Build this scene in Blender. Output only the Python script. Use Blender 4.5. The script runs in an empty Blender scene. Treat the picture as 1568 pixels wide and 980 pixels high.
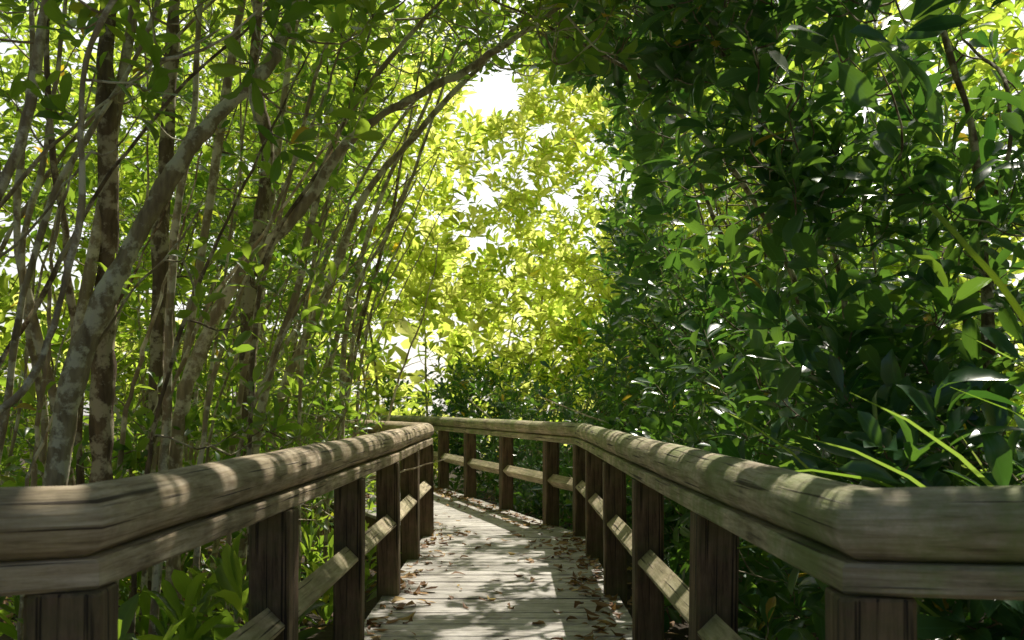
import bpy, math, numpy as np
from mathutils import Vector
rng=np.random.default_rng(7)
scene=bpy.context.scene
scene.view_settings.view_transform='Standard'
scene.view_settings.look='None'
scene.view_settings.exposure=0

# ------------------------------------------------------------ helpers
def link(o,parent=None):
    scene.collection.objects.link(o)
    if parent: o.parent=parent
    return o
def empty(name):
    o=bpy.data.objects.new(name,None); o.empty_display_size=0.2
    return link(o)
def mesh_from_arrays(name,V,loops,starts,totals,mat=None,rnd=None,uv=None,smooth=True):
    me=bpy.data.meshes.new(name)
    V=np.asarray(V,dtype=np.float32)
    me.vertices.add(len(V)); me.vertices.foreach_set('co',V.ravel())
    me.loops.add(len(loops)); me.loops.foreach_set('vertex_index',np.asarray(loops,dtype=np.int32))
    me.polygons.add(len(starts))
    me.polygons.foreach_set('loop_start',np.asarray(starts,dtype=np.int32))
    try: me.polygons.foreach_set('loop_total',np.asarray(totals,dtype=np.int32))
    except Exception: pass
    me.polygons.foreach_set('use_smooth',np.full(len(starts),smooth,dtype=bool))
    if rnd is not None:
        a=me.attributes.new('rnd','FLOAT','POINT'); a.data.foreach_set('value',np.asarray(rnd,dtype=np.float32))
    if uv is not None:
        l=me.uv_layers.new(name='UVMap'); l.data.foreach_set('uv',np.asarray(uv,dtype=np.float32)[np.asarray(loops)].ravel())
    me.update(calc_edges=True); me.validate()
    if mat: me.materials.append(mat)
    return me
def nrm(a): return a/np.maximum(np.linalg.norm(a,axis=-1,keepdims=True),1e-9)

# direction to the sun, and canopy holes cut along it to place sun patches
el=math.radians(54)
S=Vector((.38,.80,0)).normalized(); S=Vector((S.x*math.cos(el),S.y*math.cos(el),math.sin(el)))
Sn=np.array(S)
rg=np.random.default_rng(21)
GAP=[]      # wide holes cut along sun rays, free of whole twigs
for y_,x_,r_ in ((9.9,-.1,.4),(10.6,-.2,.6),(11.4,-.45,.65),(12.5,-.9,.65),(13.6,-1.3,.6)): GAP.append((x_,y_,0,r_))
for _ in range(5): GAP.append((rg.uniform(-.6,.6),rg.uniform(3,9),0,rg.uniform(.12,.2)))
for x_,y_,z_ in ((-2,4.5,1.1),(-1.75,4.5,1.9),(-1.4,4.6,2.4),(-1.5,5.5,1.9),(-1.1,5.5,2.4),(-2.05,4.9,1.3),(-2.1,6,1.6),(-1.85,7,1.5),(-1.5,8,2.1),(-1.95,4.9,2.2)): GAP.append((x_,y_,z_,.22))
for _ in range(60): GAP.append((rg.uniform(1.0,1.6),rg.uniform(2.8,10),rg.uniform(1.0,3.4),rg.uniform(.15,.28)))
for _ in range(26): GAP.append((rg.uniform(-3,-1.2),rg.uniform(3,9),rg.uniform(-.2,2.2),rg.uniform(.15,.28)))
for q_ in ((1.3,2.9,1.15,.3),(1.6,2.9,.9,.3),(-1.15,2.8,.4,.2),(-1.35,3.4,.2,.2),(1.2,2.6,1.6,.25)): GAP.append(q_)
SPOT=[]     # small holes, single leaves dropped to place sun spots
y_=1.5
while y_<9.4:
    SPOT.append((-.80 if y_>2 else -.85-(2-y_)*.8,y_,1.06,rg.uniform(.03,.08))); y_+=rg.uniform(.2,.46)
y_=2.0
while y_<9.4:
    SPOT.append((.66,y_,1.06,rg.uniform(.03,.09))); y_+=rg.uniform(.3,.7)
SPOT+=[(1.2,1.72,1.06,.12)]
for _ in range(54): SPOT.append((rg.uniform(-.75,.65),rg.uniform(3,9.3),0,rg.uniform(.03,.13)))
for _ in range(16): SPOT.append((rg.choice([-.8,.66]),rg.uniform(3,9),.48,rg.uniform(.05,.09)))
def sungap(T,L=None,grow=0):
    keep=np.ones(len(T),bool)
    for x_,y_,z_,r_ in (GAP if L is None else L):
        v=T-np.array([x_,y_,z_]); t=v@Sn; d=np.linalg.norm(v-t[:,None]*Sn,axis=1)
        keep&=~((t>.25)&(d<r_+grow))
    return T[keep] if L is None else keep

def tubes(P,R,sides):
    """P (n,K,3) polylines, R (n,K) radii -> verts, quads"""
    n,K,_=P.shape
    T=np.empty_like(P); T[:,1:-1]=P[:,2:]-P[:,:-2]; T[:,0]=P[:,1]-P[:,0]; T[:,-1]=P[:,-1]-P[:,-2]
    T=nrm(T)
    ref=np.where(np.abs(T[...,1:2])>0.9,np.array([1.,0,0]),np.array([0,1.,0]))
    A=nrm(np.cross(T,ref)); B=np.cross(T,A)
    ang=np.arange(sides)*2*np.pi/sides
    V=P[:,:,None,:]+R[:,:,None,None]*(np.cos(ang)[None,None,:,None]*A[:,:,None,:]+np.sin(ang)[None,None,:,None]*B[:,:,None,:])
    idx=np.arange(n*K*sides).reshape(n,K,sides); nx=np.roll(idx,-1,axis=2)
    F=np.stack([idx[:,:-1],nx[:,:-1],nx[:,1:],idx[:,1:]],axis=-1).reshape(-1,4)
    return V.reshape(-1,3),F
def quads_mesh(name,parts,mat,rnd=None):
    Vs=[];Fs=[];o=0
    for V,F in parts:
        Vs.append(V);Fs.append(F+o);o+=len(V)
    V=np.concatenate(Vs);F=np.concatenate(Fs)
    return mesh_from_arrays(name,V,F.ravel(),np.arange(len(F))*4,np.full(len(F),4),mat,rnd)
def catmull(pts,n=8):
    p=np.array(pts,float); p=np.vstack([2*p[0]-p[1],p,2*p[-1]-p[-2]]); out=[]
    for i in range(1,len(p)-2):
        for t in np.linspace(0,1,n,endpoint=False):
            a,b,c,d=p[i-1],p[i],p[i+1],p[i+2]
            out.append(.5*((2*b)+(-a+c)*t+(2*a-5*b+4*c-d)*t*t+(-a+3*b-3*c+d)*t**3))
    out.append(p[-2]); return np.array(out)

# leaf blades: a simple one for far foliage and a rounder one for near foliage
LT=np.array([[0,0,0],[.28,.62,.05],[.66,1,.06],[1,0,-.10],[.66,-1,.06],[.28,-.62,.05],[.3,0,0.0],[.68,0,-.01]])
LF=[(0,6,1),(6,7,2,1),(7,3,2),(0,5,6),(5,4,7,6),(4,3,7)]
LT2=np.array([[0,0,0],[.12,.2,.01],[.34,.72,.045],[.62,1,.055],[.85,.74,.02],[1,0,-.09],[.85,-.74,.02],[.62,-1,.055],[.34,-.72,.045],[.12,-.2,.01],[.36,0,.005],[.64,0,-.003],[.86,0,-.04]])
LF2=[(0,10,2,1),(10,11,3,2),(11,12,4,3),(12,5,4),(0,9,8,10),(8,7,11,10),(7,6,12,11),(6,5,12)]
def leaves(name,pos,d,nr,L,W,rnd,mat,curl=None,fine=False):
    T_,F_=(LT2,LF2) if fine else (LT,LF); nv=len(T_)
    n=len(pos); d=nrm(d); s=nrm(np.cross(nr,d)); u=np.cross(d,s)
    V=pos[:,None,:]+T_[None,:,0:1]*(d*L[:,None])[:,None,:]+T_[None,:,1:2]*(s*W[:,None])[:,None,:]
    zc=T_[None,:,2]*L[:,None]
    if curl is not None: zc=zc*curl[:,None]
    V=V+zc[:,:,None]*u[:,None,:]
    base=np.concatenate([np.array(f) for f in F_]); tot=np.array([len(f) for f in F_])
    st=np.concatenate([[0],np.cumsum(tot)[:-1]])
    loops=(base[None,:]+nv*np.arange(n)[:,None]).ravel()
    starts=(st[None,:]+len(base)*np.arange(n)[:,None]).ravel()
    uv=np.tile(T_[:,:2],(n,1))
    return mesh_from_arrays(name,V.reshape(-1,3),loops,starts,np.tile(tot,n),mat,np.repeat(rnd,nv),uv)
def rosettes(name,tips,axes,k,L0,mat,spread=(35,95),wr=.19,up=.5,old=.006,fine=False):
    n=len(tips)
    ax=nrm(axes+np.array([0,0,up])+rng.normal(0,.3,(n,3)))
    ref=nrm(rng.normal(0,1,(n,3))); a=nrm(np.cross(ax,ref)); b=np.cross(ax,a)
    kk=rng.integers(k-3,k+2,n); ti=np.repeat(np.arange(n),kk); m=len(ti)
    j=np.concatenate([np.arange(q) for q in kk])
    az=j*2.4+rng.normal(0,.3,m)
    th=np.radians(spread[0]+(spread[1]-spread[0])*(j/kk[ti])+rng.normal(0,9,m))
    d=np.cos(th)[:,None]*ax[ti]+np.sin(th)[:,None]*(np.cos(az)[:,None]*a[ti]+np.sin(az)[:,None]*b[ti])
    nr=ax[ti]+rng.normal(0,.25,(m,3)); nr=nr-(nr*d).sum(1,keepdims=True)*d; nr=nrm(nr)
    L=L0*rng.uniform(.6,1.2,m)*np.repeat(rng.uniform(.8,1.15,n),kk)
    p=tips[ti]-ax[ti]*(j/kk[ti]*L0*.6)[:,None]+d*.008
    tr=np.repeat(rng.uniform(0,1,n),kk)
    r=np.clip(.6*tr+.4*rng.uniform(0,1,m),0,.96)
    r[rng.uniform(0,1,m)<old]=1.0
    W=L*wr*rng.uniform(.85,1.2,m); cu=rng.uniform(.3,2.0,m)
    q=sungap(p+d*L[:,None]*.55,SPOT,.035)
    return leaves(name,p[q],d[q],nr[q],L[q],W[q],r[q],mat,cu[q],fine)

def colonize(nodes,tips,K=6,rb=.0035,rl=.0085,bias=.35):
    """connect every tip to the closest part of the growing branch skeleton"""
    nodes=np.asarray(nodes); tips=np.asarray(tips)
    d0=np.array([np.min(((nodes-t)**2).sum(1)) for t in tips]); order=np.argsort(d0); tips=tips[order]
    buf=np.empty((len(nodes)+len(tips)*(K-1),3)); c=len(nodes); buf[:c]=nodes
    t=np.linspace(0,1,K)[:,None]; P=[];R=[]
    for tip in tips:
        dv=buf[:c]-tip; cost=(dv**2).sum(1)+bias*np.maximum(dv[:,2]+.1,0)
        p=buf[np.argmin(cost)]; v=tip-p; l=np.linalg.norm(v)
        off=np.array([rng.normal(0,.07),rng.normal(0,.07),-.16])*l
        c2=np.array([rng.normal(0,.035),rng.normal(0,.035),rng.normal(0,.035)])*l
        q=p+v*t+off*np.sin(np.pi*t)+c2*np.sin(2*np.pi*t)
        P.append(q); r0=rb+rl*min(l,1.6); R.append(np.linspace(r0,rb*.7,K))
        buf[c:c+K-1]=q[1:]; c+=K-1
    P=np.array(P);R=np.array(R); ax=nrm(P[:,-1]-P[:,-2])
    return P,R,P[:,-1],ax
def clumps(n,centers,sig):
    c=centers[rng.integers(0,len(centers),n)]
    return c+rng.normal(0,1,(n,3))*np.array(sig)

# ------------------------------------------------------------ materials
def newmat(name):
    m=bpy.data.materials.new(name); m.use_nodes=True; nt=m.node_tree; nt.nodes.clear()
    return m,nt,nt.nodes.new,nt.links.new
def ramp(nt,stops):
    r=nt.nodes.new('ShaderNodeValToRGB'); e=r.color_ramp.elements
    while len(e)<len(stops): e.new(.5)
    for el_,(p,c) in zip(e,stops): el_.position=p; el_.color=(*c,1)
    return r
def leafmat(name,refl,trans,tf,rough=.38,spec=.45,simple=False):
    m,nt,N,Lk=newmat(name)
    at=N('ShaderNodeAttribute'); at.attribute_name='rnd'
    r1=ramp(nt,refl); r2=ramp(nt,trans); Lk(at.outputs['Fac'],r1.inputs[0]); Lk(at.outputs['Fac'],r2.inputs[0])
    if simple:
        p=N('ShaderNodeBsdfDiffuse'); Lk(r1.outputs[0],p.inputs['Color'])
    else:
        uv=N('ShaderNodeUVMap'); sp=N('ShaderNodeSeparateXYZ'); Lk(uv.outputs[0],sp.inputs[0])
        ab=N('ShaderNodeMath'); ab.operation='ABSOLUTE'; Lk(sp.outputs[1],ab.inputs[0])
        mr=N('ShaderNodeMapRange'); mr.inputs[1].default_value=0; mr.inputs[2].default_value=.1; mr.inputs[3].default_value=1.6; mr.inputs[4].default_value=1; Lk(ab.outputs[0],mr.inputs[0])
        mx=N('ShaderNodeVectorMath'); mx.operation='SCALE'; Lk(r1.outputs[0],mx.inputs[0]); Lk(mr.outputs[0],mx.inputs['Scale'])
        p=N('ShaderNodeBsdfPrincipled'); Lk(mx.outputs[0],p.inputs['Base Color']); p.inputs['Roughness'].default_value=rough
        p.inputs['Specular IOR Level'].default_value=spec
    t=N('ShaderNodeBsdfTranslucent'); Lk(r2.outputs[0],t.inputs['Color'])
    mi=N('ShaderNodeMixShader'); mi.inputs[0].default_value=tf; Lk(p.outputs[0],mi.inputs[1]); Lk(t.outputs[0],mi.inputs[2])
    o=N('ShaderNodeOutputMaterial'); Lk(mi.outputs[0],o.inputs[0]); return m
YO=(.40,.26,.04)
M_leafL=leafmat('mangrove_leaf',[(0,(.03,.09,.025)),(.9,(.075,.155,.04)),(.965,(.1,.17,.03)),(.99,YO)],
   [(0,(.20,.44,.035)),(.9,(.60,.78,.07)),(.965,(.85,.8,.05)),(.99,(.9,.6,.05))],.52,.33,.6)
M_leafM=leafmat('backlit_mangrove_leaf',[(0,(.05,.11,.02)),(.9,(.10,.17,.03)),(.965,(.15,.18,.02)),(.99,YO)],  # brighter copy of the mangrove leaf, backlight put into its colours
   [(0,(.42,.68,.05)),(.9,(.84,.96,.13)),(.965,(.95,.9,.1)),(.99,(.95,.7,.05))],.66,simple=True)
M_leafR=leafmat('glossy_shrub_leaf',[(0,(.026,.082,.044)),(.9,(.072,.158,.07)),(.965,(.09,.16,.03)),(.99,YO)],
   [(0,(.09,.30,.035)),(.9,(.36,.64,.06)),(.965,(.4,.6,.04)),(.99,(.8,.6,.05))],.31,.24,.9)
M_leafB=leafmat('sunglow_leaf',[(0,(.07,.13,.02)),(.9,(.14,.19,.05)),(.965,(.15,.18,.02)),(.99,YO)],  # sun glow and haze put into very bright leaf colours
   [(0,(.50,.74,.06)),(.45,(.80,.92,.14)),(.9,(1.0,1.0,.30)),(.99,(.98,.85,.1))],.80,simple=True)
M_litter=leafmat('dead_leaf',[(0,(.12,.055,.025)),(.5,(.26,.13,.05)),(.9,(.45,.28,.12)),(1,(.65,.47,.15))],
   [(0,(.2,.1,.04)),(1,(.5,.3,.08))],.12,.6,.25)

def bark(name,c1,c2,lich):
    m,nt,N,Lk=newmat(name)
    tc=N('ShaderNodeTexCoord'); mp=N('ShaderNodeMapping'); mp.inputs['Scale'].default_value=(22,22,5); Lk(tc.outputs['Object'],mp.inputs[0])
    n1=N('ShaderNodeTexNoise'); n1.inputs['Scale'].default_value=1.6; n1.inputs['Detail'].default_value=6; Lk(mp.outputs[0],n1.inputs[0])
    r=ramp(nt,[(.3,c1),(.7,c2)]); Lk(n1.outputs[0],r.inputs[0])
    n2=N('ShaderNodeTexNoise'); n2.inputs['Scale'].default_value=9; n2.inputs['Detail'].default_value=5; n2.inputs['Roughness'].default_value=.65; Lk(tc.outputs['Object'],n2.inputs[0])
    r2=ramp(nt,[(.49,(0,0,0)),(.57,(1,1,1))]); Lk(n2.outputs[0],r2.inputs[0])
    mx=N('ShaderNodeMix'); mx.data_type='RGBA'; Lk(r2.outputs[0],mx.inputs[0]); Lk(r.outputs[0],mx.inputs[6]); mx.inputs[7].default_value=(*lich,1)
    p=N('ShaderNodeBsdfPrincipled'); p.inputs['Roughness'].default_value=.85; Lk(mx.outputs[2],p.inputs['Base Color'])
    b=N('ShaderNodeBump'); b.inputs['Strength'].default_value=.8; b.inputs['Distance'].default_value=.015; Lk(n1.outputs[0],b.inputs['Height']); Lk(b.outputs[0],p.inputs['Normal'])
    o=N('ShaderNodeOutputMaterial'); Lk(p.outputs[0],o.inputs[0]); return m
M_bark=bark('pale_bark',(.24,.18,.11),(.54,.44,.28),(.80,.74,.55))
M_barkD=bark('dark_bark',(.095,.065,.042),(.26,.19,.115),(.54,.47,.33))

def wood(name,c1,c2,c3,moss=(0,(.1,.12,.03)),mode='UV',scale=(1.2,16,1),bump=.5,rough=.75,rnd=False):
    m,nt,N,Lk=newmat(name)
    tc=N('ShaderNodeTexCoord'); mp=N('ShaderNodeMapping'); mp.inputs['Scale'].default_value=scale
    Lk(tc.outputs['UV' if mode=='UV' else 'Object'],mp.inputs[0])
    n1=N('ShaderNodeTexNoise'); n1.inputs['Scale'].default_value=3; n1.inputs['Detail'].default_value=8; n1.inputs['Roughness'].default_value=.72; n1.inputs['Distortion'].default_value=.4; Lk(mp.outputs[0],n1.inputs[0])
    r=ramp(nt,[(.34,c1),(.47,c2),(.64,c3)]); Lk(n1.outputs[0],r.inputs[0])
    n2=N('ShaderNodeTexNoise'); n2.inputs['Scale'].default_value=3.1; n2.inputs['Detail'].default_value=6; n2.inputs['Roughness'].default_value=.65; Lk(tc.outputs['Object'],n2.inputs[0])
    col=r.outputs[0]
    r3=ramp(nt,[(.38,(.62,.59,.55)),(.62,(1.1,1.08,1.05))]); Lk(n2.outputs[0],r3.inputs[0])
    mu=N('ShaderNodeMix'); mu.data_type='RGBA'; mu.blend_type='MULTIPLY'; mu.inputs[0].default_value=1; Lk(col,mu.inputs[6]); Lk(r3.outputs[0],mu.inputs[7]); col=mu.outputs[2]
    if rnd:
        at=N('ShaderNodeAttribute'); at.attribute_name='rnd'; rr=ramp(nt,[(0,(.76,.75,.74)),(1,(1.1,1.09,1.08))]); Lk(at.outputs['Fac'],rr.inputs[0])
        m3=N('ShaderNodeMix'); m3.data_type='RGBA'; m3.blend_type='MULTIPLY'; m3.inputs[0].default_value=1; Lk(col,m3.inputs[6]); Lk(rr.outputs[0],m3.inputs[7]); col=m3.outputs[2]
    if moss[0]>0:
        n3=N('ShaderNodeTexNoise'); n3.inputs['Scale'].default_value=2.2; n3.inputs['Detail'].default_value=8; n3.inputs['Roughness'].default_value=.75; Lk(tc.outputs['Object'],n3.inputs[0])
        r4=ramp(nt,[(.43,(0,0,0)),(.59,(moss[0],)*3)]); Lk(n3.outputs[0],r4.inputs[0])
        m4=N('ShaderNodeMix'); m4.data_type='RGBA'; Lk(r4.outputs[0],m4.inputs[0]); Lk(col,m4.inputs[6]); m4.inputs[7].default_value=(*moss[1],1); col=m4.outputs[2]
    mp2=N('ShaderNodeMapping'); mp2.inputs['Scale'].default_value=tuple(s*(2.2 if s>5 else .6) for s in scale); Lk(tc.outputs['UV' if mode=='UV' else 'Object'],mp2.inputs[0])
    n5=N('ShaderNodeTexNoise'); n5.inputs['Scale'].default_value=2; n5.inputs['Detail'].default_value=2; Lk(mp2.outputs[0],n5.inputs[0])
    r5=ramp(nt,[(.33,(.15,.13,.12)),(.385,(1,1,1))]); Lk(n5.outputs[0],r5.inputs[0])
    m5=N('ShaderNodeMix'); m5.data_type='RGBA'; m5.blend_type='MULTIPLY'; m5.inputs[0].default_value=1; Lk(col,m5.inputs[6]); Lk(r5.outputs[0],m5.inputs[7]); col=m5.outputs[2]
    p=N('ShaderNodeBsdfPrincipled'); p.inputs['Roughness'].default_value=rough; Lk(col,p.inputs['Base Color'])
    ad=N('ShaderNodeMath'); ad.operation='ADD'; Lk(n1.outputs[0],ad.inputs[0]); Lk(r5.outputs[0],ad.inputs[1])
    b=N('ShaderNodeBump'); b.inputs['Strength'].default_value=bump; b.inputs['Distance'].default_value=.005; Lk(ad.outputs[0],b.inputs['Height']); Lk(b.outputs[0],p.inputs['Normal'])
    o=N('ShaderNodeOutputMaterial'); Lk(p.outputs[0],o.inputs[0]); return m
M_railL=wood('weathered_log_wood',(.20,.14,.085),(.52,.40,.27),(.78,.66,.50),(.3,(.26,.24,.09)),bump=.8)
M_railR=wood('mossy_log_wood',(.19,.15,.095),(.50,.42,.28),(.76,.68,.52),(.75,(.21,.27,.07)),bump=.8)
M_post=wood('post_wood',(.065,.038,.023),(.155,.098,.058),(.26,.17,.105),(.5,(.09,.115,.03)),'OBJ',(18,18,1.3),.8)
M_mid=wood('midrail_wood',(.28,.23,.14),(.58,.48,.32),(.76,.67,.48),(.4,(.23,.26,.09)))
M_deck=wood('deck_wood',(.29,.27,.25),(.57,.545,.52),(.76,.745,.72),(0,(0,0,0)),'OBJ',(1.5,22,10),.6,.6,True)

m,nt,N,Lk=newmat('forest_soil'); M_soil=m
tc=N('ShaderNodeTexCoord'); n1=N('ShaderNodeTexNoise'); n1.inputs['Scale'].default_value=4; n1.inputs['Detail'].default_value=10; n1.inputs['Roughness'].default_value=.75; Lk(tc.outputs['Object'],n1.inputs[0])
r=ramp(nt,[(.3,(.02,.014,.009)),(.55,(.055,.038,.022)),(.75,(.12,.085,.05))]); Lk(n1.outputs[0],r.inputs[0])
p=N('ShaderNodeBsdfPrincipled'); p.inputs['Roughness'].default_value=.95; Lk(r.outputs[0],p.inputs['Base Color'])
b=N('ShaderNodeBump'); b.inputs['Distance'].default_value=.05; Lk(n1.outputs[0],b.inputs['Height']); Lk(b.outputs[0],p.inputs['Normal'])
o=N('ShaderNodeOutputMaterial'); Lk(p.outputs[0],o.inputs[0])
M_grass=leafmat('grass_blade',[(0,(.09,.19,.03)),(1,(.2,.30,.07))],[(0,(.4,.7,.05)),(1,(.75,.9,.2))],.45,simple=True)
M_dry=leafmat('dry_grass',[(0,(.3,.23,.11)),(1,(.5,.42,.22))],[(0,(.4,.3,.1)),(1,(.5,.4,.15))],.3,simple=True)

# ------------------------------------------------------------ ground
GZ=-.38
n=140
g=np.sinh(np.linspace(-1,1,n)*4.2)/np.sinh(4.2)*160
X,Y=np.meshgrid(g,g+6)
def gh(x,y): return GZ+.06*np.sin(x*1.7+.6*y)+.05*np.sin(y*2.1-x)+.03*np.sin(5*x+3*y)
Z=gh(X,Y)+rng.normal(0,.012,X.shape)
V=np.stack([X,Y,Z],-1).reshape(-1,3); idx=np.arange(n*n).reshape(n,n)
F=np.stack([idx[:-1,:-1],idx[:-1,1:],idx[1:,1:],idx[1:,:-1]],-1).reshape(-1,4)
link(bpy.data.objects.new('ground',quads_mesh('ground',[(V,F)],M_soil)))

# ------------------------------------------------------------ railings
def sweep(name,path,prof,mat,z,wob=0,step=.08,smooth=True,parent=None,cap=True):
    """sweep a closed (side,up) profile along a plan polyline with mitred corners"""
    path=np.array(path,float); pts=[];mit=[]
    seg=[nrm(path[i+1,:2]-path[i,:2]) for i in range(len(path)-1)]
    for i in range(len(path)):
        t0=seg[max(i-1,0)]; t1=seg[min(i,len(seg)-1)]; t=nrm(t0+t1); c=max(t@t1,.5)
        k=1/c
        pts.append(path[i]); mit.append((np.array([t[1],-t[0]])*k))
        if i<len(path)-1:
            L=np.linalg.norm(path[i+1]-path[i]); ns=max(int(L/step),1); tt=seg[i]
            for q in range(1,ns):
                pts.append(path[i]+(path[i+1]-path[i])*q/ns); mit.append(np.array([tt[1],-tt[0]]))
    pts=np.array(pts);mit=np.array(mit); s=np.concatenate([[0],np.cumsum(np.linalg.norm(np.diff(pts[:,:2],axis=0),axis=1))])
    prof=np.array(prof,float); m_=len(prof)
    sc=1+wob*(np.sin(s*2.3)+.6*np.sin(s*5.1+1)+.4*np.sin(s*11+2))
    zz=pts[:,2] if pts.shape[1]>2 else np.zeros(len(pts))
    V=np.zeros((len(pts),m_+1,3)); pr=np.vstack([prof,prof[:1]])
    V[...,0]=pts[:,None,0]+mit[:,None,0]*pr[None,:,0]*sc[:,None]
    V[...,1]=pts[:,None,1]+mit[:,None,1]*pr[None,:,0]*sc[:,None]
    V[...,2]=z+zz[:,None]+pr[None,:,1]*sc[:,None]
    pl=np.concatenate([[0],np.cumsum(np.linalg.norm(np.diff(pr,axis=0),axis=1))])
    UV=np.stack(np.broadcast_arrays(s[:,None],pl[None,:]),-1).reshape(-1,2)
    idx=np.arange(len(pts)*(m_+1)).reshape(len(pts),m_+1)
    F=np.stack([idx[:-1,:-1],idx[:-1,1:],idx[1:,1:],idx[1:,:-1]],-1).reshape(-1,4)
    loops=list(F.ravel()); st=list(np.arange(len(F))*4); to=[4]*len(F)
    for row in (idx[0,:-1][::-1],idx[-1,:-1]):
        st.append(len(loops)); to.append(m_); loops+=list(row)
    me=mesh_from_arrays(name,V.reshape(-1,3),loops,st,to,mat,None,UV,smooth)
    return link(bpy.data.objects.new(name,me),parent)
ang=np.linspace(0,2*np.pi,20,endpoint=False)
RND=np.stack([.077*np.cos(ang),.073*np.sin(ang)],-1)
def rect(w,h,bv=.008):
    w/=2;h/=2
    return [(-w+bv,-h),(w-bv,-h),(w,-h+bv),(w,h-bv),(w-bv,h),(-w+bv,h),(-w,h-bv),(-w,-h+bv)]
DIA=[(0,-.066),(.06,-.006),(.06,.006),(.0,.066),(-.06,.006),(-.06,-.006)]
def postmesh(name,w,z0,z1,mat):
    prof=np.array(rect(w,w,.01)); m_=len(prof)
    zs=np.array([z0,z1-.006,z1]); V=[]
    for i,zv in enumerate(zs):
        s=1 if i<2 else .96
        V+= [(a*s,b_*s,zv) for a,b_ in prof]
    idx=np.arange(3*m_).reshape(3,m_); nx=np.roll(idx,-1,1)
    F=np.stack([idx[:-1],nx[:-1],nx[1:],idx[1:]],-1).reshape(-1,4)
    loops=list(F.ravel()); st=list(np.arange(len(F))*4); to=[4]*len(F)
    st.append(len(loops)); to.append(m_); loops+=list(idx[-1])
    return mesh_from_arrays(name,V,loops,st,to,mat,smooth=False)
def railing(path,posts,mat):
    E=empty('wooden_railing')
    sweep('handrail_log',path,RND,mat,.987,.02,parent=E)
    sweep('rail_plate',path,rect(.135,.06),mat,.888,0,smooth=False,parent=E)
    sweep('mid_rail',[(x,y,0) for x,y,*_ in path],DIA,M_mid,.46,0,smooth=False,parent=E)
    for i,(x,y,a) in enumerate(posts):
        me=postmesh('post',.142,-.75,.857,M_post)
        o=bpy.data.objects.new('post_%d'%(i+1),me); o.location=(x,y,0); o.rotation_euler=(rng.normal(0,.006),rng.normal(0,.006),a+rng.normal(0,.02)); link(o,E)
    return E
Lp=[(-2.3,1.35,.02),(-1.35,1.72,.01),(-.88,2.0,0),(-.84,3.5,0),(-.82,5,0),(-.80,6.46,0),(-.815,7.98,0),(-.815,9.4,0),(-1.35,10.7,0),(-2.0,12.1,0),(-2.7,13.5,0),(-3.4,15.0,0)]
railing(Lp,[(-1.6,1.64,.6),(-.88,1.98,.1)]+[(x,y,0) for x,y,_ in Lp[3:7]]+[(-.815,9.4,.2)]+[(x,y,.42) for x,y,_ in Lp[8:]],M_railL)
Rp=[(2.2,1.15,.06),(1.25,1.70,.03),(.70,1.95,0),(.68,3.4,0),(.67,4.9,0),(.67,6.46,0),(.67,8.05,0),(.655,9.4,0),(.40,10.25,0),(-.07,11.8,0),(-.56,13.3,0),(-1.02,14.8,0),(-1.6,16.4,0),(-2.4,18,0)]
railing(Rp,[(1.5,1.58,-.5),(.70,1.93,-.1)]+[(x,y,0) for x,y,_ in Rp[3:7]]+[(.655,9.4,.15)]+[(x,y,.31) for x,y,_ in Rp[8:]],M_railR)

# ------------------------------------------------------------ boardwalk deck
def resample(pl,step=None,n=None):
    pl=np.array(pl,float); s=np.concatenate([[0],np.cumsum(np.linalg.norm(np.diff(pl,axis=0),axis=1))])
    if n is None: n=int(s[-1]/step)
    q=np.linspace(0,s[-1],n+1); return np.stack([np.interp(q,s,pl[:,0]),np.interp(q,s,pl[:,1])],-1),n
parts=[];rn=[]
secs=[([(-2.0,-2),(-2.0,1.3)],[(2.0,-2),(2.0,1.3)]),([(-.84,1.3),(-.83,9.4)],[(.70,1.3),(.68,9.4)]),([(-.83,9.4),(-1.37,10.75),(-2.72,13.55),(-3.5,15.2)],[(.68,9.4),(.42,10.25),(-1.0,14.8),(-2.4,18)])]
D=empty('boardwalk')
for le,re in secs:
    L_,n_=resample(le,step=.145); R_,_=resample(re,n=n_)
    for i in range(n_):
        a,b_,c,d=L_[i],R_[i],R_[i+1],L_[i+1]
        f=.03
        a2=a+(d-a)*f; d2=d+(a-d)*f; b2=b_+(c-b_)*f; c2=c+(b_-c)*f
        z1=rng.normal(0,.0015); z0=z1-.035; bv=.004
        def q(z,ins):
            return [np.append(p_+(1 if k<2 else -1)*nrm(L_[i+1]-L_[i])*ins,z) for k,p_ in enumerate((a2,b2,c2,d2))]
        V=np.array(q(z0,0)+q(z1-bv,0)+q(z1,bv))
        Fq=[[0,1,5,4],[1,2,6,5],[2,3,7,6],[3,0,4,7],[4,5,9,8],[5,6,10,9],[6,7,11,10],[7,4,8,11],[8,9,10,11]]
        parts.append((V,np.array(Fq))); rn+= [rng.uniform()]*12
me=quads_mesh('deck_boards',parts,M_deck,rn); me.polygons.foreach_set('use_smooth',np.zeros(len(me.polygons),dtype=bool))
link(bpy.data.objects.new('deck_boards',me),D)
for nm,pl in (('stringer_1',[(-.78,1.2,0),(-.78,9.4,0),(-1.3,10.75,0),(-3.3,15.2,0)]),('stringer_2',[(.62,1.2,0),(.62,9.4,0),(.34,10.25,0),(-1.08,14.8,0),(-2.3,18,0)])):
    sweep(nm,pl,rect(.07,.16),M_post,-.118,0,smooth=False,parent=D)

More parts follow.
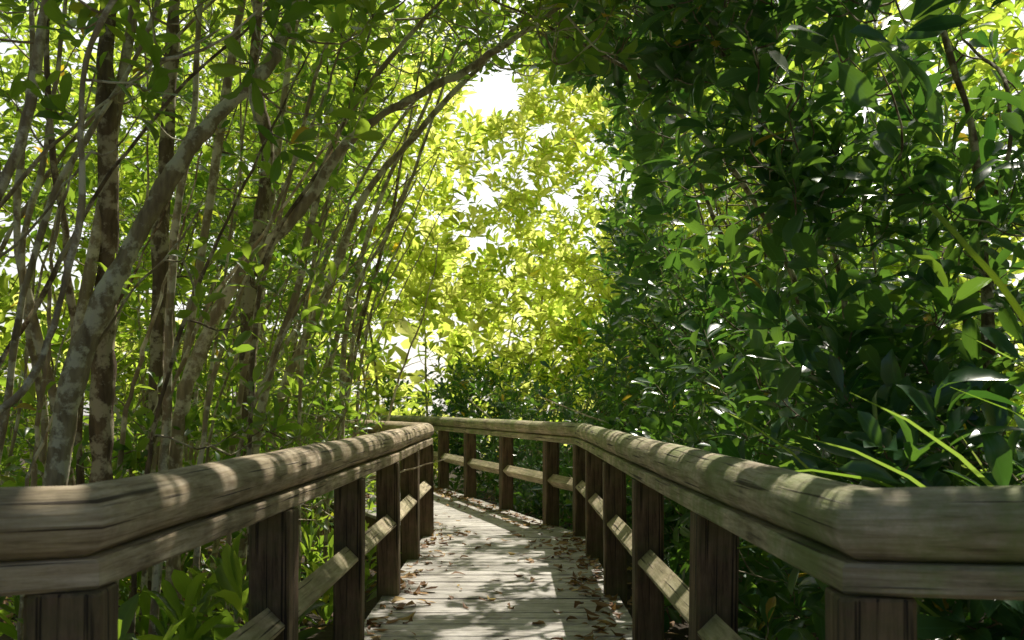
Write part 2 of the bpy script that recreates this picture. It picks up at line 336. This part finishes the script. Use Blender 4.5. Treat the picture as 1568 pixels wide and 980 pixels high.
# ------------------------------------------------------------ leaf litter
def litter(name,x,y,z,Lr,mat):
    n=len(x); a=rng.uniform(0,2*np.pi,n); d=np.stack([np.cos(a),np.sin(a),rng.normal(0,.15,n)],-1)
    nr=np.stack([rng.normal(0,.3,n),rng.normal(0,.3,n),np.ones(n)],-1)
    L=rng.uniform(*Lr,n)
    return leaves(name,np.stack([x,y,z],-1),d,nr,L,L*rng.uniform(.16,.26,n),rng.uniform(0,1,n),mat,rng.uniform(-3,3,n))
n=1300; s=rng.uniform(2,17,n); sd=rng.choice([-1,1],n,p=[.42,.58]); e=np.abs(rng.normal(0,.13,n)); e=np.where(rng.uniform(0,1,n)<.16,rng.uniform(0,1.3,n),e)
e=e*(.4+1.1*np.abs(np.sin(s*1.9+sd)))
cx=np.where(s<9.4,-.08,-.08-(s-9.4)*.33); x=cx+sd*(.70-e)
link(bpy.data.objects.new('fallen_leaves',litter('fallen_leaves',x,s,np.full(n,.012),(.04,.12),M_litter)))
n=9000; x=rng.uniform(-5,5,n); y=rng.uniform(1,18,n)
link(bpy.data.objects.new('leaf_litter',litter('leaf_litter',x,y,gh(x,y)+.02,(.05,.12),M_litter)))

# ------------------------------------------------------------ trees
def build_trees(name,skels,tips,leafmat_,barkmat,L0,k=8,up=.5,mats=None,rl=.0085,K=6,wr=.19):
    tips=sungap(tips)
    allN=np.concatenate([s[0] for s in skels]); tid=np.concatenate([np.full(len(s[0]),i) for i,s in enumerate(skels)])
    own=np.empty(len(tips),int); keep=np.ones(len(tips),bool)
    for i,t in enumerate(tips):
        dv=allN-t; d2=(dv**2).sum(1); c=d2+.5*np.maximum(dv[:,2],0); j=np.argmin(c); own[i]=tid[j]
        if name=='mangrove_tree' and t[1]>5.5 and -1.3<t[0]<2.6 and d2[j]>.8 and t[2]<1.95+.42*t[1]: keep[i]=False
    own[~keep]=-1
    for i,(P,R) in enumerate(skels):
        parts=[tubes(P[None],R[None],8)]
        tp=tips[own==i]
        nodes=P[P[:,2]>.5] if (P[:,2]>.5).any() else P
        if len(tp):
            TP,TR,e,ax=colonize(nodes,tp,K=K,rl=rl)
            parts.append(tubes(TP,TR,4))
        o=bpy.data.objects.new(name,quads_mesh(name,parts,barkmat if not mats else mats[i])); link(o)
        if len(tp):
            f=bpy.data.objects.new('foliage',rosettes('foliage',e,ax,k,L0,leafmat_,up=up,wr=wr,fine=True)); link(f,o)
def stem(pts,r0,r1,w=.02,n=9):
    P=catmull(pts,n); P=P+np.cumsum(rng.normal(0,w*.25,P.shape),0)*.5
    t=np.linspace(0,1,len(P)); R=(r0+(r1-r0)*t)*(1+.10*np.sin(t*23+rng.uniform(0,6))+.06*rng.normal(0,1,len(P)))
    return P,R
LS=[];LM=[]
def addL(pts,r0,r1,m_=M_bark,w=.03): LS.append(stem(pts,r0,r1,w)); LM.append(m_)
addL([(-2.2,4.5,-.5),(-2.05,4.5,.99),(-1.87,4.5,1.61),(-1.72,4.55,1.93),(-1.52,4.55,2.26),(-1.34,4.6,2.5),(-1.13,4.7,2.76),(-1.03,4.8,3.05),(-.85,5,3.7)],.062,.022)
addL([(-2.05,4.9,-.5),(-2.0,4.9,.85),(-1.97,4.9,1.6),(-1.9,4.8,2.55),(-1.87,4.8,3.2),(-1.75,4.9,4.6)],.07,.035,M_barkD,.045)
addL([(-2.2,6,-.5),(-2.17,6,.95),(-2.14,6,2.1),(-2.08,6,3.08),(-2.02,6,3.67),(-1.9,6,5.0)],.062,.03,M_barkD,.045)
addL([(-1.9,5.6,-.5),(-1.87,5.5,.94),(-1.78,5.5,1.44),(-1.57,5.5,1.88),(-1.24,5.5,2.24),(-.95,5.5,2.67),(-.66,5.5,2.87),(-.30,5.55,3.1),(.05,5.6,3.35),(.5,5.7,3.7)],.048,.012)
addL([(-1.9,7,-.5),(-1.86,7,.9),(-1.81,7,2.0),(-1.67,7,2.93),(-1.74,7,3.6),(-1.65,7,5.2)],.075,.03,M_barkD,.045)
addL([(-2.0,8,-.5),(-1.91,8,1.1),(-1.49,8,2.12),(-1.18,8,2.9),(-.76,8,3.38),(-.23,8,3.91),(.1,8,4.25),(.6,8.1,4.6)],.045,.010)
addL([(-1.6,9,-.5),(-1.56,9,1),(-1.5,9,2.06),(-1.2,9,3.1),(-.8,9,3.9),(-.6,9.1,4.6)],.035,.010)
addL([(-1.75,6.2,-.5),(-1.6,6.3,1.1),(-1.35,6.3,2.0),(-1.1,6.3,2.9),(-.6,6.3,3.6),(-.1,6.3,4.1)],.032,.010)
addL([(-2.6,3.9,-.5),(-2.45,3.9,1.1),(-2.1,3.9,1.9),(-1.9,3.9,2.4),(-1.8,3.9,3.2)],.036,.016)
addL([(-2.3,3.4,-.5),(-2.0,3.4,.9),(-1.62,3.4,1.35),(-1.45,3.4,1.9),(-1.4,3.4,2.5),(-1.1,3.5,3.1)],.016,.009)
addL([(-2.5,10.8,-.5),(-2.3,10.8,1.6),(-1.9,10.8,3.1),(-1.2,10.8,4.3),(-.4,10.8,5.1),(.5,10.9,5.5)],.035,.008)
for i in range(38):
    y=rng.uniform(3.8,11); x=-1.4-rng.exponential(.7)-(0.5 if y<5 else 0); L_=rng.uniform(1.3,2.4); a=min(rng.uniform(.1,.9),(-.75-x)/L_)
    z0=rng.uniform(.5,1.5)
    j=lambda: rng.normal(0,.06)
    addL([(x,y,-.5),(x+.05,y,z0),(x+.25*a*L_+j(),y+j(),z0+.4*L_),(x+.6*a*L_+j(),y+2*j(),z0+.75*L_),(x+1.0*a*L_,y+rng.normal(0,.2),z0+1.1*L_)],rng.uniform(.010,.020),.005,M_bark if rng.uniform()<.75 else M_barkD,.05)
for i in range(46):
    y=rng.uniform(3.6,15); x=-1.5-.03*y-rng.exponential(1.0)- (0.5 if y<5 else 0)
    if y>9.4: x-=(y-9.4)*.4
    lean=rng.uniform(-.15,.38); h=rng.uniform(3.5,5.5)
    cv=rng.uniform(-.15,.5)
    p=[(x,y,-.5),(x+lean*.9,y+rng.normal(0,.1),1.0),(x+lean*1.7+cv*.1,y+rng.normal(0,.15),2.0),(x+lean*2.6+cv*.5,y+rng.normal(0,.2),3.0),(x+lean*3.5+cv*1.1,y+rng.normal(0,.25),h)]
    r=rng.uniform(.010,.034)
    addL(p,r,r*.35,M_barkD if rng.uniform()<.3 else M_bark,.05)
def ceil_ok(T):
    zc=1.35+.315*T[:,1]; w=(T[:,0]>-.10*T[:,1]-.1)&(T[:,0]<.08*T[:,1]+.1)
    side=np.maximum(np.maximum(-.10*T[:,1]-.1-T[:,0],T[:,0]-(.08*T[:,1]+.1)),0)
    low=T[:,2]<zc-side*2.2
    inpath=(T[:,0]>-1.15-np.maximum(T[:,1]-9.4,0)*.45)&(T[:,0]<1.0)
    return ~(low&inpath)
C=np.stack([-1.0-rng.exponential(1.3,330),rng.uniform(3.2,15,330),.6+5.0*rng.beta(2.0,1.5,330)],-1)
C[:,0]-=np.maximum(C[:,1]-9.4,0)*.35
T=clumps(2500,C,(.27,.34,.23))
T=T[(T[:,1]>2.9)&(T[:,2]>.1)&ceil_ok(T)]
T=T[~((T[:,1]<4.2)&(T[:,2]<2.2)&(T[:,0]>-2.2))]
C2=np.stack([rng.uniform(-1.6,1.6,130),rng.uniform(4.5,11.5,130),rng.uniform(3,5.6,130)],-1)
T2=clumps(1150,C2,(.28,.32,.22)); T2=T2[ceil_ok(T2)&(T2[:,2]>2.4)]
C4=np.stack([rng.uniform(-1.8,1.8,60),rng.uniform(8.5,12.5,60),rng.uniform(0,1.2,60)],-1); C4[:,2]+=1.5+.33*C4[:,1]
T4=clumps(560,C4,(.3,.3,.22)); T4=T4[ceil_ok(T4)]
# extra canopy above the view, added to shade the path and rails
def upper(n,nc,x):
    C3=np.stack([rng.uniform(*x,nc),rng.uniform(2.2,9.8,nc),rng.uniform(0,1.6,nc)],-1); C3[:,2]+=2.35+.42*C3[:,1]
    T3=clumps(n,C3,(.4,.42,.22)); return T3[T3[:,2]>2.05+.42*T3[:,1]]
T3=upper(3300,420,(-1.3,2.0))
SK3=[stem([(-2.1,y_,1.5),(-1.6,y_+.1,3.0+.25*y_),(-.6,y_+.2,2.9+.42*y_),(.5,y_+.3,3.2+.42*y_),(1.6,y_+.4,3.3+.42*y_)],.03,.008,.05) for y_ in (3.2,4.8,6.4,8.0)]
for s_ in SK3: LS.append(s_); LM.append(M_bark)
build_trees('mangrove_tree',LS,np.vstack([T,T2,T4,T3]),M_leafL,M_bark,.135,8,mats=LM)

# right-hand thicket
RS=[];RM=[]
def addR(pts,r0,r1,m_=M_barkD): RS.append(stem(pts,r0,r1,.045)); RM.append(m_)
addR([(2.2,4.2,-.5),(2.05,4.2,1.4),(2.0,4.2,2.2),(1.9,4.3,2.9)],.035,.012)
addR([(2.5,3.9,-.5),(2.15,3.9,1.9),(2.05,3.8,2.3),(2.0,3.8,2.8)],.04,.014)
addR([(2.0,6,-.5),(1.8,6,1.5),(1.5,6,2.4),(.9,6,3.1),(.3,6.1,3.5),(-.2,6,3.7)],.024,.007)
addR([(2.2,7.5,-.5),(1.9,7.5,1.6),(1.5,7.6,2.7),(1.1,7.5,3.5),(.7,7.6,4.2)],.024,.008)
addR([(1.8,4.6,-.5),(1.6,4.6,1.2),(1.45,4.6,2.0),(1.1,4.7,2.7),(.7,4.8,3.2)],.018,.007)
for i in range(12):
    y=rng.uniform(3.4,13); x=1.8+rng.exponential(.8); lean=rng.uniform(-.25,.1)
    if y>9.4: x-=(y-9.4)*.2
    r=rng.uniform(.012,.026)
    addR([(x,y,-.5),(x+lean*.5,y+.05,.8),(x+lean*1.3,y+rng.normal(0,.2),1.7),(x+lean*2.2,y+rng.normal(0,.2),2.5),(x+lean*3.0,y+rng.normal(0,.3),rng.uniform(2.8,3.4))],r,r*.3)
def right_tips(n,depth,nc,zm,z0=0):
    y=2.6+10.5*rng.uniform(0,1,nc)**1.15; z=z0+(zm-z0)*rng.beta(1.3,1.3,nc)
    xin=1.08+np.where(y<3.6,(3.6-y)*.35,0)-np.clip(z-2.0,0,3)*.38-np.maximum(y-9.4,0)*.28
    x=xin+rng.exponential(depth,nc)+.12
    C=np.stack([x,y,z],-1); T=clumps(n,C,(.17,.25,.18))
    xin=1.0+np.where(T[:,1]<3.6,(3.6-T[:,1])*.3,0)-np.clip(T[:,2]-1.9,0,3)*.40-np.maximum(T[:,1]-9.4,0)*.30
    return T[(T[:,0]>xin)&(T[:,2]>-.2)&ceil_ok(T)&(T[:,1]>2.5)]
T=np.vstack([right_tips(2900,.4,380,4.5),right_tips(1800,1.2,320,4.0),right_tips(420,1.3,100,4.6,2.2)])
build_trees('broadleaf_shrub',RS,T,M_leafR,M_barkD,.178,8,mats=RM,up=.35,wr=.185,rl=.005)

# shrubs behind the bend of the railing, and masses further away
def mass(name,tips,trunks,leafm,L0,k,up=.5,bark_=M_bark,r=.05,gap=True):
    if gap: tips=sungap(tips)
    sk=[];
    for (x,y,h) in trunks:
        ln=rng.normal(0,.25)
        sk.append(stem([(x,y,-.5),(x+ln*.5,y,h*.35),(x+ln*1.4,y+rng.normal(0,.3),h*.7),(x+ln*2.8,y+rng.normal(0,.4),h)],r,r*.3,.05))
    nodes=np.concatenate([s[0] for s in sk]); TP,TR,e,ax=colonize(nodes,tips,K=5,rb=.004,rl=.008)
    parts=[tubes(s[0][None],s[1][None],6) for s in sk]+[tubes(TP,TR,3)]
    o=bpy.data.objects.new(name,quads_mesh(name,parts,bark_)); link(o)
    link(bpy.data.objects.new('foliage',rosettes('foliage',e,ax,k,L0,leafm,up=up)),o)
xr=lambda y:.67-(y-9.4)*.33
C=[]
for i in range(150):
    y=rng.uniform(10.3,20); x=xr(y)+.7+rng.exponential(1.2) if y<18 else rng.uniform(-4,4)
    C.append((x,y,rng.uniform(-.2,.9+.1*(y-9))))
T=clumps(1900,np.array(C),(.3,.3,.25)); T=T[(T[:,2]>-.3)&((T[:,0]>xr(T[:,1])+.35)|(T[:,1]>18.5))]
mass('hedge_shrubs',T,[(xr(y)+1.2+rng.uniform(0,1.5),y,1.3) for y in np.linspace(10.5,18,12)],M_leafR,.16,8,r=.02)
def box_tips(n,nc,x,y,z,sig,pw=.85):
    C=np.stack([rng.uniform(*x,nc),rng.uniform(*y,nc),z[0]+(z[1]-z[0])*rng.uniform(0,1,nc)**pw],-1); return clumps(n,C,sig)
hole=lambda T:(np.abs(T[:,0]/T[:,1]+.02)<.03)&(T[:,2]>1.22+.29*T[:,1])
T=box_tips(4400,500,(-7,6),(18,25),(0,10.5),(.52,.6,.45)); T=T[~hole(T)&(T[:,2]>-.3)]
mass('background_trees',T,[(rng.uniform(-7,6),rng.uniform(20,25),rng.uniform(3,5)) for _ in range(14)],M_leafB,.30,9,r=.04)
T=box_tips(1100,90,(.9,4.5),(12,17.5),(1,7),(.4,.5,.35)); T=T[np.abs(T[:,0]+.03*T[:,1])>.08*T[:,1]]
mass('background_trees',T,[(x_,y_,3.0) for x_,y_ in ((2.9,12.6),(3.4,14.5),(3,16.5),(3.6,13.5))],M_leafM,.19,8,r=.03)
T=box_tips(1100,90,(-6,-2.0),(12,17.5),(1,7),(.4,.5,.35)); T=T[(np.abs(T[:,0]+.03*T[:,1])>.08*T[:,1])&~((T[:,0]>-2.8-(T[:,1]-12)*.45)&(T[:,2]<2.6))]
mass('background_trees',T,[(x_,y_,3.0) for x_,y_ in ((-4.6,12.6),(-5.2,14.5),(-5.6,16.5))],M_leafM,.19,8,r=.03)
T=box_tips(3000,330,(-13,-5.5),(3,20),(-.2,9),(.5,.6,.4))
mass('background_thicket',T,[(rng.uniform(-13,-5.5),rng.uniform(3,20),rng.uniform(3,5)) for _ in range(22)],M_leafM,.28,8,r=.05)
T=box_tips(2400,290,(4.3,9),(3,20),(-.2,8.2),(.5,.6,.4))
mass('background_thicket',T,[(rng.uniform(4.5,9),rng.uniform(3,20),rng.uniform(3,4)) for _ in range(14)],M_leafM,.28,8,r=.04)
T=box_tips(850,80,(-3.4,-1.35),(5.6,10.5),(-.2,1.25),(.22,.3,.2)); T=T[(T[:,0]<-1.05)&(T[:,2]<1.5)]
mass('low_bush',T,[(rng.uniform(-2.8,-1.6),rng.uniform(6.4,10.4),.9) for _ in range(10)],M_leafL,.12,8,r=.012)
T=box_tips(800,60,(-7,-2.6),(12,19),(-.2,2.2),(.3,.4,.3)); T=T[T[:,0]<-2.3-(T[:,1]-11.5)*.45]
mass('low_bush',T,[(rng.uniform(-6,-4),rng.uniform(12,19),1.6) for _ in range(8)],M_leafM,.15,8,r=.02)
# distant ring of trees
n=9000; a=rng.uniform(0,2*np.pi,n); rr=rng.uniform(38,60,n); h=8+2.5*np.sin(a*9)+1.5*np.sin(a*23)
P=np.stack([rr*np.cos(a),rr*np.sin(a)+5,rng.uniform(-.3,h)],-1)
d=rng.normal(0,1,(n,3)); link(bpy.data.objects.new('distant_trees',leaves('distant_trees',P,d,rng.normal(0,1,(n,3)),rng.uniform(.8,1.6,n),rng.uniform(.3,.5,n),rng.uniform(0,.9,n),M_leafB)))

# ------------------------------------------------------------ undergrowth and grasses
def plants(name,P,L0,mat,k=9,spread=(15,80),wr=.13):
    link(bpy.data.objects.new(name,rosettes(name,P,np.tile([0,0,1.],(len(P),1)),k,L0,mat,spread=spread,wr=wr,up=1.5,fine=True)))
def gp(x,y,dz=.05):
    return np.stack([x,y,gh(x,y)+dz],-1)
plants('undergrowth_plants',gp(rng.uniform(-3.5,-1.05,150),rng.uniform(2.2,9,150),rng.uniform(.05,.6,150)),.24,M_leafL)
plants('undergrowth_plants',gp(rng.uniform(-1.7,-1.12,26),rng.uniform(2.3,5.5,26),rng.uniform(.25,.8,26)),.26,M_leafL)
plants('undergrowth_plants',gp(rng.uniform(.98,3,120),rng.uniform(2.0,9,120),rng.uniform(.05,.55,120)),.19,M_leafR,wr=.18)
def blades(name,base,n,L,mat,width,spreadr=.12,arch=(.5,1.1),azr=(0,2*np.pi),K=12):
    az=rng.uniform(*azr,n); l=rng.uniform(*L,n); bend=rng.uniform(*arch,n)
    t=np.linspace(0,1,K)
    th=(0.10+rng.normal(0,.05,(n,1))+bend[:,None]*t[None]**1.6*1.7)
    ds=l[:,None]/(K-1)
    r=np.concatenate([np.zeros((n,1)),np.cumsum(np.sin(th[:,1:])*ds,1)],1); z=np.concatenate([np.zeros((n,1)),np.cumsum(np.cos(th[:,1:])*ds,1)],1)
    b=np.array(base)+rng.normal(0,1,(n,3))*np.array([spreadr,spreadr,0])
    C_=np.stack([b[:,0:1]+r*np.cos(az)[:,None],b[:,1:2]+r*np.sin(az)[:,None],b[:,2:3]+z],-1)
    side=np.stack([-np.sin(az),np.cos(az),np.zeros(n)],-1)*.6+rng.normal(0,.3,(n,3))+np.array([0,0,.5]); side=nrm(side)
    w=width*(np.sin(np.pi*np.clip(t*.92+.06,0,1))**.6)*.5; w[-1]=.0005
    V=np.stack([C_-side[:,None,:]*w[None,:,None],C_+side[:,None,:]*w[None,:,None]],2)
    idx=np.arange(n*K*2).reshape(n,K,2)
    F=np.stack([idx[:,:-1,0],idx[:,:-1,1],idx[:,1:,1],idx[:,1:,0]],-1).reshape(-1,4)
    link(bpy.data.objects.new(name,quads_mesh(name,[(V.reshape(-1,3),F)],mat,np.repeat(rng.uniform(0,1,n),K*2))))
blades('long_grass',(1.95,2.9,-.35),18,(1.65,2.1),M_grass,.016,.15,(.5,1.0),(2.2,3.8))
blades('long_grass',(2.1,3.3,-.35),14,(1.7,2.2),M_grass,.014,.25,(.35,1.0),(1.2,4.4))
blades('dry_grass',(1.35,2.5,-.35),90,(.35,.8),M_dry,.008,.22,(.4,1.2))
blades('dry_grass',(1.5,3.3,-.35),60,(.35,.7),M_dry,.008,.25,(.4,1.2))
blades('long_grass',(-1.35,2.9,-.35),20,(.6,1.0),M_grass,.018,.2,(.4,1.0))
P=catmull([(2.1,2.45,-.4),(1.6,2.42,.85),(1.235,2.4,1.43),(1.1,2.4,1.60),(1.01,2.4,1.70)],8)
V,F=tubes(P[None],np.linspace(.011,.006,len(P))[None],8)
link(bpy.data.objects.new('reed_stalk',quads_mesh('reed_stalk',[(V,F)],M_grass,np.ones(len(V)))))

# ------------------------------------------------------------ light
sun=bpy.data.lights.new('sun','SUN'); sun.energy=5; sun.angle=math.radians(.5); sun.color=(1,.94,.82)
so=bpy.data.objects.new('sun',sun); so.rotation_euler=S.to_track_quat('Z','Y').to_euler(); so.location=(5,10,15); link(so)
w=bpy.data.worlds.new('World'); scene.world=w; w.use_nodes=True; nt=w.node_tree; nt.nodes.clear()
N=nt.nodes.new; Lk=nt.links.new
sk=N('ShaderNodeTexSky'); sk.sky_type='NISHITA'; sk.sun_disc=False; sk.sun_elevation=el; sk.sun_rotation=math.atan2(S.x,S.y); sk.dust_density=3
bg=N('ShaderNodeBackground'); bg.inputs[1].default_value=.07; Lk(sk.outputs[0],bg.inputs[0])
# soft white glow added to the sky ahead, so gaps between leaves read white
tc=N('ShaderNodeTexCoord'); dt=N('ShaderNodeVectorMath'); dt.operation='DOT_PRODUCT'; Lk(tc.outputs['Generated'],dt.inputs[0]); v_=Vector((.10,.93,.34)).normalized(); dt.inputs[1].default_value=v_
mr=N('ShaderNodeMapRange'); mr.inputs[1].default_value=.6; mr.inputs[2].default_value=.92; mr.inputs[3].default_value=0; mr.inputs[4].default_value=1.0; mr.interpolation_type='SMOOTHSTEP'; Lk(dt.outputs['Value'],mr.inputs[0])
b2=N('ShaderNodeBackground'); b2.inputs[0].default_value=(1,.97,.9,1); Lk(mr.outputs[0],b2.inputs[1])
ads=N('ShaderNodeAddShader'); Lk(bg.outputs[0],ads.inputs[0]); Lk(b2.outputs[0],ads.inputs[1])
o=N('ShaderNodeOutputWorld'); Lk(ads.outputs[0],o.inputs[0])

# ------------------------------------------------------------ camera
cam=bpy.data.cameras.new('camera'); cam.lens=35; cam.sensor_width=36; cam.shift_y=.084; cam.clip_end=600; cam.clip_start=.05
cam.dof.use_dof=True; cam.dof.focus_distance=5.5; cam.dof.aperture_fstop=6.3
co=bpy.data.objects.new('camera',cam); co.location=(0,0,1.22); co.rotation_euler=(math.pi/2,0,0); link(co)
scene.camera=co
